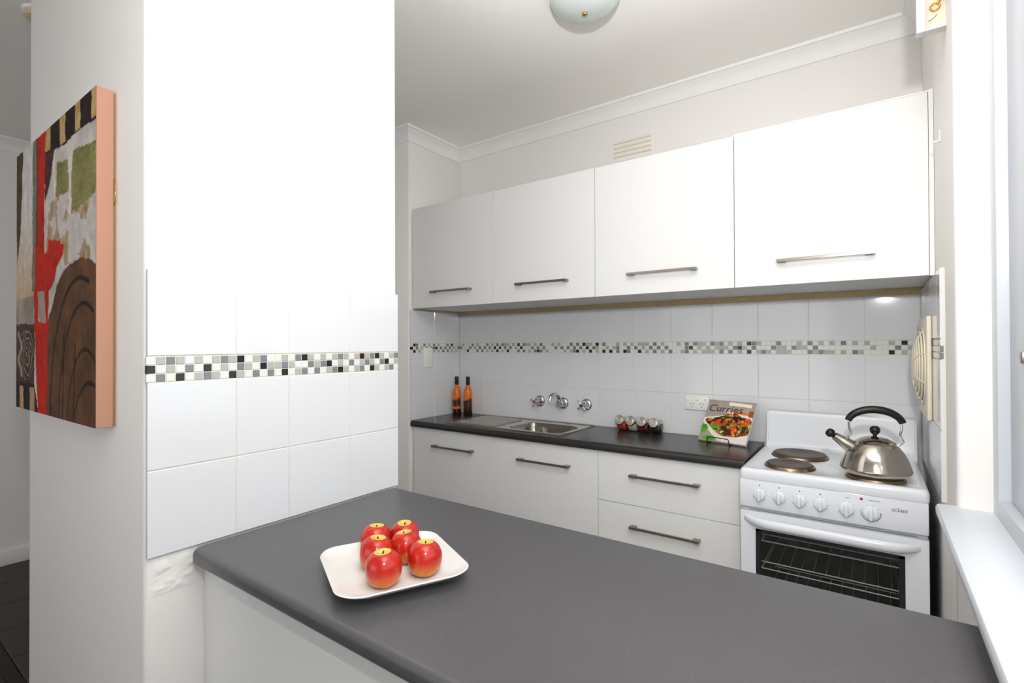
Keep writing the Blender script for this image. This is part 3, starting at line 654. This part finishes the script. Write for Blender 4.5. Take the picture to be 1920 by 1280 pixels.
# cavity lining and racks
bm = bmesh.new(); bx(bm, L(CX0+0.031, CY0+0.037, 0.281), L(CX1-0.031, CYB-0.022, 0.754)); bmesh.ops.reverse_faces(bm, faces=bm.faces)
bm.faces.ensure_lookup_table(); fr_ = min(bm.faces, key=lambda f: f.calc_center_median().y); bm.faces.remove(fr_)
finish('oven_lining', bm, M['cavity'], ck)
for z, front in ((0.665, False), (0.640, True), (0.565, True), (0.54, False), (0.44, True)):
    bm = bmesh.new(); ya, yb_ = CY0+0.045, CY0+0.34
    if not front or z > 0.6:
        for xx in (WX0+0.012, WX1-0.012): tube(bm, [L(xx, ya, z), L(xx, yb_, z)], 0.002, 8)
    tube(bm, [L(WX0+0.012, ya, z), L(WX1-0.012, ya, z)], 0.0021, 8)
    tube(bm, [L(WX0+0.012, yb_, z), L(WX1-0.012, yb_, z)], 0.002, 8)
    for q in range(11):
        xx = WX0+0.03+q*0.0365
        if not front or z > 0.6: break
        tube(bm, [L(xx, ya, z+0.0015), L(xx, yb_, z+0.0015)], 0.0006, 6)
    finish('oven_rack', bm, M['rack'], ck, smooth=60)
bm = bmesh.new(); bx(bm, L(CX0+0.002, CY0+0.008, 0.05), L(CX1-0.003, CY0+0.036, 0.262), 0.003, 1); finish('storage_drawer', bm, M['enamel'], ck)
for sx in (CX0+0.04, CX1-0.04):
    for sy in (CY0+0.06, CYB-0.05):
        bm = bmesh.new(); lathe(bm, [(0, 0), (0.018, 0), (0.018, 0.01), (0.012, 0.031), (0, 0.031)], 16, Matrix.Translation(L(sx, sy, 0))); finish('foot', bm, M['black'], ck)
# ------------------------------------------------------------------ kettle
kt = thing('kettle', (0.003, 2.112, CZ+0.0105), 'stainless steel stovetop whistling kettle with black handle on a hotplate', 'kettle', rz=math.radians(8))
KS = Matrix.Diagonal((1, 1, 0.84, 1))
bm = bmesh.new(); lathe(bm, [(0, 0), (0.082, 0), (0.090, 0.004), (0.098, 0.012), (0.102, 0.022), (0.1005, 0.028), (0.0985, 0.036), (0.094, 0.055), (0.0875, 0.075), (0.079, 0.094), (0.068, 0.112), (0.058, 0.125), (0.054, 0.128)], 56, KS); finish('body', bm, M['kettle'], kt, smooth=50)
bm = bmesh.new(); lathe(bm, [(0.058, 0.1265), (0.0585, 0.129), (0.055, 0.132), (0.046, 0.139), (0.034, 0.146), (0.02, 0.151), (0.008, 0.153), (0, 0.153)], 48, KS); ld_ = finish('lid', bm, M['kettle'], kt, smooth=50)
bm = bmesh.new(); lathe(bm, [(0.006, 0.150), (0.006, 0.158), (0.010, 0.161), (0.0145, 0.168), (0.0155, 0.175), (0.0135, 0.182), (0.008, 0.187), (0, 0.188)], 28, Matrix.Translation((0, 0, -0.025))); finish('lid_knob', bm, M['black'], ld_, smooth=60)
sp_d = Vector((-0.80, 0, 0.56)).normalized()
T_ = Matrix.Translation((-0.058, 0, 0.080)) @ sp_d.to_track_quat('Z', 'Y').to_matrix().to_4x4()
bm = bmesh.new(); lathe(bm, [(0.026, -0.012), (0.0235, 0.01), (0.019, 0.04), (0.0145, 0.062), (0.014, 0.071), (0.0115, 0.072), (0.0105, 0.06)], 28, T_); spt = finish('spout', bm, M['kettle'], kt, smooth=50)
bm = bmesh.new(); lathe(bm, [(0.008, 0.068), (0.0085, 0.074), (0.0135, 0.078), (0.0155, 0.085), (0.0145, 0.092), (0.010, 0.098), (0, 0.1005)], 24, T_); finish('whistle_cap', bm, M['black'], spt, smooth=60)
for s in (-1, 1):
    bm = bmesh.new(); tube(bm, [(s*0.058, 0, 0.118), (s*0.072, 0, 0.128), (s*0.078, 0, 0.137), (s*0.072, 0, 0.150), (s*0.069, 0, 0.165), (s*0.073, 0, 0.182), (s*0.074, 0, 0.205)], 0.0036, 10); bmesh.ops.transform(bm, matrix=KS, verts=bm.verts); finish('handle_wire', bm, M['chrome'], kt, smooth=60)
bm = bmesh.new(); pts, rs = [], []
for k in range(21):
    a = math.radians(168-156*k/20); pts.append((0.078*math.cos(a), 0, 0.166+0.052*math.sin(a))); rs.append(0.0105+0.0025*math.sin(math.pi*k/20))
tube(bm, pts, rs, 14); finish('handle_grip', bm, M['black'], kt, smooth=60)
# ------------------------------------------------------------------ exhaust fan on the side wall
fan = thing('exhaust_fan', (XR, 2.27, 1.28), 'cream louvred exhaust fan bulging from tiled side wall beside the cooker', 'fan')
bm = bmesh.new(); bx(bm, (-0.014, -0.168, -0.17), (0, 0.168, 0.17), 0.006, 2); finish('mounting_plate', bm, M['cream'], fan, smooth=40)
RM = Matrix.Rotation(math.radians(-90), 4, 'Y')
for k, (r, h) in enumerate(((0.135, 0.017), (0.124, 0.024), (0.110, 0.030), (0.094, 0.035), (0.076, 0.039))):
    bm = bmesh.new(); lathe(bm, [(r, h-0.004), (r+0.001, h), (r-0.004, h+0.001), (r-0.011, h-0.005), (r-0.011, h-0.009), (r, h-0.004)], 40, RM); finish('louvre_ring', bm, M['cream'], fan, smooth=40)
bm = bmesh.new(); lathe(bm, [(0.058, 0.034), (0.060, 0.039), (0.052, 0.043), (0.03, 0.045), (0, 0.0455)], 40, RM); finish('centre_disc', bm, M['cream'], fan, smooth=50)
bm = bmesh.new(); lathe(bm, [(0.137, 0.008), (0.130, 0.012), (0.055, 0.030), (0, 0.032)], 40, RM); finish('fan_cone', bm, M['cream_dark'], fan, smooth=50)
for k in range(8):
    a = math.radians(22.5+45*k); c, s = math.cos(a), math.sin(a)
    bm = bmesh.new(); tube(bm, [(-0.0165, 0.132*c, 0.132*s), (-0.029, 0.107*c, 0.107*s), (-0.0385, 0.07*c, 0.07*s), (-0.041, 0.05*c, 0.05*s)], 0.003, 6); finish('spoke', bm, M['cream'], fan, smooth=60)
# ------------------------------------------------------------------ window-head curtain bracket and small hook
cb_ = thing('curtain_bracket', (0.14, 1.79, 2.21), 'white curtain bracket board with a brass hook at the top of window', 'bracket')
box('side_board', (-0.037, -0.02, 0.0), (-0.017, 0.012, 0.45), M['gloss_white'], cb_, bev=0.002)
box('back_board', (-0.017, 0.0, 0.0), (0.027, 0.012, 0.45), mat('peach_primer_board', rgb(238, 214, 192), 0.6), cb_)
box('bottom_lip', (-0.017, -0.02, 0.0), (0.027, 0.0, 0.006), M['gloss_white'], cb_)
bm = bmesh.new(); tube(bm, [(0.004+0.010*math.cos(a), -0.006, 0.066+0.010*math.sin(a)) for a in [2*math.pi*k/20 for k in range(20)]], 0.0022, 8, True); tube(bm, [(0.008, -0.006, 0.074), (0.016, -0.01, 0.082), (0.026, -0.014, 0.086)], 0.004, 8); tube(bm, [(0.004, -0.004, 0.076), (0.004, 0.002, 0.078)], 0.003, 8)
finish('brass_hook', bm, M['brass'], cb_, smooth=60)
bm = bmesh.new(); tube(bm, [(-0.010+0.018*k/10, -0.0007, 0.034+0.012*(k/10)**2) for k in range(11)], 0.0008, 5); finish('pencil_arc', bm, M['dark_ink'], cb_)
hk = thing('wall_hook', (XW, 1.946, 1.955), 'tiny white plastic hook on wall beside the overhead cupboards', 'hook')
box('hook_plate', (-0.003, -0.006, 0), (0, 0.006, 0.034), M['switch'], hk, bev=0.001)
bm = bmesh.new(); tube(bm, [(-0.002, 0, 0.006), (-0.010, 0, 0.002), (-0.016, 0, 0.003), (-0.018, 0, 0.011)], 0.0022, 8); finish('hook_prong', bm, M['switch'], hk, smooth=60)
# ------------------------------------------------------------------ ceiling light
cl = thing('ceiling_light', (-0.854, 1.665, CEIL), 'opal glass ceiling light with a brass finial under its shade', 'ceiling light')
bm = bmesh.new(); lathe(bm, [(0, -0.001), (0.10, -0.001), (0.10, -0.012), (0.02, -0.016), (0.006, -0.018), (0.006, -0.083), (0, -0.083)], 40); finish('ceiling_plate', bm, M['brass'], cl, smooth=40)
bm = bmesh.new(); lathe(bm, [(0.124, -0.028), (0.128, -0.031), (0.122, -0.043), (0.106, -0.059), (0.080, -0.073), (0.05, -0.081), (0.02, -0.084), (0.008, -0.084), (0.008, -0.081), (0.05, -0.077), (0.08, -0.069), (0.104, -0.055), (0.118, -0.041), (0.124, -0.028)], 56); finish('shade', bm, M['opal'], cl, smooth=60)
bm = bmesh.new(); lathe(bm, [(0.007, -0.083), (0.010, -0.086), (0.010, -0.090), (0.006, -0.094), (0, -0.095)], 24); finish('finial', bm, M['brass'], cl, smooth=60)
sa = thing('smoke_alarm', (-2.634, 0.531, CEIL), 'small round brown and white alarm on the hall ceiling', 'smoke alarm')
bm = bmesh.new(); lathe(bm, [(0, 0), (0.055, 0), (0.055, -0.012), (0.05, -0.014)], 32); finish('base_ring', bm, M['switch'], sa, smooth=40)
bm = bmesh.new(); lathe(bm, [(0.05, -0.012), (0.047, -0.03), (0.035, -0.036), (0, -0.037)], 32); finish('cover', bm, M['cream_dark'], sa, smooth=40)
# ------------------------------------------------------------------ peninsula
pb = thing('peninsula_cabinet', (-0.6, 0.86, 0), 'white panelled peninsula base under the charcoal worktop', 'cabinet')
PB = PZ-0.036
def Q(x, y, z): return (x+0.6, y-0.86, z)
box('front_panel', Q(XP-TT+0.001, 0.578, 0.0), Q(XW-0.001, 0.596, PB), M['melamine'], pb)
box('back_panel', Q(XP-TT+0.001, 1.132, 0.1), Q(XW-0.001, 1.15, PB), M['melamine'], pb)
box('kick_board', Q(XP-TT+0.001, 1.08, 0.0), Q(XW-0.001, 1.098, 0.1), M['carcass'], pb)
box('divider', Q(-0.6, 0.596, 0.1), Q(-0.584, 1.132, PB), M['carcass'], pb)
bm = bmesh.new(); y0, y1 = 0.538, 1.183
def outline(i, z):
    pts = []
    r = 0.03-i if i < 0.03 else 0.001
    for k in range(7): a = math.pi+math.pi/2*k/6; pts.append((XP+i+r+r*math.cos(a), y0+i+r+r*math.sin(a), z))
    pts += [(XW-0.002, y0+i, z), (XW-0.002, y1-i, z), (XP+i, y1-i, z)]
    return pts
rings = []
for k in range(6): a = math.pi/2*k/5; rings.append(outline(0.011*(1-math.sin(a)), PB+0.011*(1-math.cos(a))))
for k in range(7): a = math.pi/2*k/6; rings.append(outline(0.014*(1-math.cos(a)), PZ-0.014+0.014*math.sin(a)))
loft(bm, rings, True, True)
tag(finish('peninsula_worktop', bm, M['laminate'], smooth=40), 'wide charcoal laminate worktop of the peninsula holding the apple plate', 'worktop')
# ------------------------------------------------------------------ plate and apples
PCX, PCY, PA = -0.833, 0.727, math.radians(-26)
plate = thing('square_plate', (PCX, PCY, PZ), 'white square china plate with rounded corners and raised rim, under the apples', 'plate', rz=PA)
bm = bmesh.new()
def sq(wd, z, k=0.04): return [(x*(1+0.0), y, z) for x, y, z in rr(0, 0, wd, wd, min(k, wd/2-0.001), z, 8)]
def bowed(wd, k, z, corner):
    out = []
    for x, y, zz in rr(0, 0, wd, wd, k, z, 8): out.append((x, y, z+corner*min(1, abs(x*y)/(wd*wd/4))**1.5))
    return out
loft(bm, [sq(0.15, 0.0, 0.03), sq(0.16, 0.0, 0.034), sq(0.166, 0.003, 0.036), bowed(0.225, 0.046, 0.014, 0.003), bowed(0.262, 0.048, 0.024, 0.005), bowed(0.268, 0.05, 0.0275, 0.005), bowed(0.264, 0.048, 0.029, 0.005), bowed(0.245, 0.045, 0.022, 0.004), bowed(0.20, 0.042, 0.0115, 0.001), sq(0.16, 0.008, 0.034), sq(0.03, 0.0075, 0.01)], True, True)
finish('dish', bm, M['china'], plate, smooth=60)
def apple_mesh(squash):
    bm = bmesh.new()
    prof = [(0, 0.004), (0.007, 0.0015), (0.014, 0.0), (0.021, 0.002), (0.028, 0.008), (0.033, 0.017), (0.0355, 0.028), (0.036, 0.037), (0.0345, 0.047), (0.0305, 0.056), (0.025, 0.0625), (0.020, 0.0660), (0.0165, 0.0672)]
    n = 36; rings = []
    for r, z in prof:
        if r == 0: rings.append([bm.verts.new((0, 0, z))]); continue
        rings.append([bm.verts.new(((r*(1+0.025*math.cos(5*a)*(1-z/0.08)))*math.cos(a)*squash, r*(1+0.02*math.cos(5*a)*(1-z/0.08))*math.sin(a), z)) for a in [2*math.pi*i/n for i in range(n)]])
    for A, B in zip(rings, rings[1:]):
        for i in range(n):
            j = (i+1) % n
            if len(A) == 1: bm.faces.new((A[0], B[i], B[j]))
            else: bm.faces.new((A[i], A[j], B[j], B[i]))
    return bm
first = None
spots = [(-0.798, 0.675, 1.0, 2, -3, 0.8), (-0.766, 0.752, 1.0, 2, 4, 2.0), (-0.8755, 0.7134, 0.98, 5, -5, 3.1), (-0.841, 0.776, 0.97, 6, 4, 4.4), (-0.932, 0.761, 0.97, -3, -3, 5.2), (-0.899, 0.822, 0.95, 6, 3, 0.2)]
ap_me = None
for i, (x, y, sc, tx, ty, rz) in enumerate(spots):
    t = thing('apple', (x, y, PZ+0.008), 'shiny red apple with a yellow crown standing on the square plate', 'apple', 'apples on the square plate')
    t.rotation_euler = (math.radians(tx), math.radians(ty), rz); t.scale = (sc, sc, sc)
    if first is None:
        s_ = finish('skin', apple_mesh(1.0), M['apple'], t, smooth=180)
        bm = bmesh.new(); lathe(bm, [(0.0166, 0.0671), (0.0155, 0.0674), (0.011, 0.0668), (0.007, 0.064), (0.003, 0.060), (0, 0.059)], 32); c_ = finish('crown', bm, M['apple_top'], t, smooth=180)
        bm = bmesh.new(); tube(bm, [(0, 0, 0.058), (0.0005, 0, 0.064), (0.002, 0.0005, 0.068)], 0.0016, 8); k_ = finish('stalk', bm, M['stalk'], t, smooth=60)
        first = (s_, c_, k_)
    else:
        for o in first:
            c = o.copy(); COL.objects.link(c); c.parent = t; c.matrix_parent_inverse = Matrix()
# ------------------------------------------------------------------ painting on the partition's end wall
pn = thing('painting', (-2.335, PY0, 1.161), 'abstract red, brown and white canvas painting with a peach edge on grey wall', 'painting')
PW, PH, PT = 0.795, 0.838, 0.041
ZP = dict(
 leftdark=[(-.01, 0), (.11, 0), (.07, .31), (.01, .43), (0, .31)],
 green=[(.26, 0), (.32, 0), (.31, .34), (.28, .56), (.25, .56)],
 red=[(.32, 0), (.44, 0), (.42, .36), (.43, .43), (.47, .43), (.48, .39), (.63, .41), (.63, .42), (.68, .43), (.66, .46), (.59, .5), (.53, .56), (.49, .57), (.48, .67), (.46, 1.01), (.34, 1.01), (.29, .7), (.28, .56), (.31, .34)],
 pale=[(.33, .56), (.43, .57), (.45, .68), (.34, .67)], swirl=[(-.01, .67), (.29, .68), (.29, .90), (-.01, .90)], darkbot=[(-.01, .90), (.29, .90), (.35, 1.01), (-.01, 1.01)],
 arch=[(.48, .67), (.53, .62), (.59, .56), (.65, .52), (.72, .5), (.82, .49), (.88, .49), (.94, .5), (1.01, .525), (1.01, 1.01), (.46, 1.01)],
 band=[(.44, -.01), (1.01, -.01), (1.01, .1), (.84, .09), (.68, .1), (.5, .09), (.44, .09)], brown=[(.43, .07), (.56, .08), (.51, .18), (.44, .25), (.43, .24)],
 g1=[(.58, .14), (.72, .16), (.71, .26), (.58, .26)], g2=[(.77, .14), (1.0, .16), (1.0, .31), (.76, .34)], line=[(.735, .15), (.755, .15), (.745, .34), (.725, .34)])
def art(s, t):
    j = 0.008*n2(s, t, 14, 1.0); s2, t2 = s+j, t+j*0.6
    a = n2(s, t, 6, 4.0); b = n2(s, t, 24, 7.0)
    inn = lambda k: inpoly(s2, t2, ZP[k])
    c = [206+18*a+14*b, 198+20*a+14*b, 192+20*a+14*b]
    if a > 0.12 and 0.2 < t < 0.5 and s > 0.45: c = [176+30*b, 150+30*b, 122+30*b]
    if s < 0.27:
        k = max(0, min(1, (t-0.28)/0.3)); c = [210-14*k+16*b, 203-34*k+16*b, 199-62*k+16*b]
    if 0.57 < t < 0.68 and s < 0.28: c = [150+40*a, 135+40*a, 125+40*a]
    if inn('brown'): c = [74+24*b, 42+14*b, 38+14*b]
    if inn('g1') or inn('g2'):
        l = math.sin((t+0.2*b*0.1)*260); q = 12 if l > 0.5 and b > -0.2 else 0
        c = [124+22*a+q, 120+22*a+q, 72+16*a+q]
    if inn('line') or abs(s-0.555-0.02*a) < 0.008 and 0.1 < t < 0.27: c = [226, 220, 214]
    if inn('green'): c = [120+20*b, 122+20*b, 108+20*b]
    if inn('leftdark'): c = [76+18*b, 62+18*b, 44+16*b]
    if inn('red'): c = [190+24*a+10*b, 34+12*b, 18+8*b]
    if 0.31 < s2 < 0.34 and t < 0.4: c = [120, 60, 44]
    if inn('pale'): c = [166+20*b, 148+20*b, 140+20*b]
    if inn('band'):
        c = [36+10*b, 26+8*b, 26+8*b]
        for x0, x1, y1_ in ((.44, .50, .08), (.62, .68, .09), (.79, .845, .088), (.955, 1.01, .085)):
            if x0 < s2 < x1 and t2 < y1_: c = [192+22*b, 160+22*b, 104+20*b]
    if inn('swirl'):
        c = [70+14*a, 54+14*a, 48+12*a]
        d = math.hypot((s-0.17)*1.0, (t-0.79)*1.15)
        if d < 0.115 and abs((d*60+2*a) % 1.5) < 0.32: c = [150, 134, 122]
        if abs(s-0.065-0.025*math.sin(t*60)) < 0.016 and .7 < t < .88: c = [164, 140, 126]
    if inn('darkbot'):
        c = [34+8*b, 28+8*b, 34+8*b]
        for x0, x1 in ((.06, .12), (.22, .29)):
            if x0 < s2 < x1 and t2 > .912: c = [180+20*b, 150+20*b, 108+20*b]
    if inn('arch'):
        c = [98+26*a+12*b, 66+16*a+8*b, 44+10*a+6*b]
        for ex, ey, rx, ry in ((.84, 1.0, .33, .45), (.88, 1.05, .27, .42), (.90, 1.1, .2, .33), (.95, 1.2, .22, .33)):
            e = math.hypot((s-ex)/rx, (t-ey)/ry)
            if abs(e-1) < 0.018 and s < ex+0.1: c = [40, 26, 20]
        if abs(s-0.66-0.05*(1-t)) < 0.006 and t > .72 or abs(s-0.78-0.14*(1-t)**1.4) < 0.006 and t > .75: c = [46, 30, 24]
    return c
cv = printed('canvas_front', 190, 200, PW, PH, art, M['paint'], pn); cv.data.transform(Matrix.Translation((0, -PT, 0)))
bm = bmesh.new(); bx(bm, (0.0, -PT+0.0006, 0.0), (PW, -0.006, PH), 0.001, 1); finish('canvas_edge', bm, M['peach'], pn)
bm = bmesh.new()
for a, b in (((0.004, -0.0065, 0.004), (0.04, 0, PH-0.004)), ((PW-0.04, -0.0065, 0.004), (PW-0.004, 0, PH-0.004)), ((0.04, -0.0065, 0.004), (PW-0.04, 0, 0.04)), ((0.04, -0.0065, PH-0.04), (PW-0.04, 0, PH-0.004))): bx(bm, a, b)
finish('stretcher', bm, M['timber'], pn)
bm = bmesh.new(); tube(bm, [(PW-0.006, -0.004, 0.62), (PW+0.004, -0.004, 0.61), (PW+0.008, -0.004, 0.59), (PW+0.004, -0.004, 0.565), (PW-0.006, -0.004, 0.55)], 0.0012, 6); finish('hanging_wire', bm, M['brass'], pn, smooth=60)
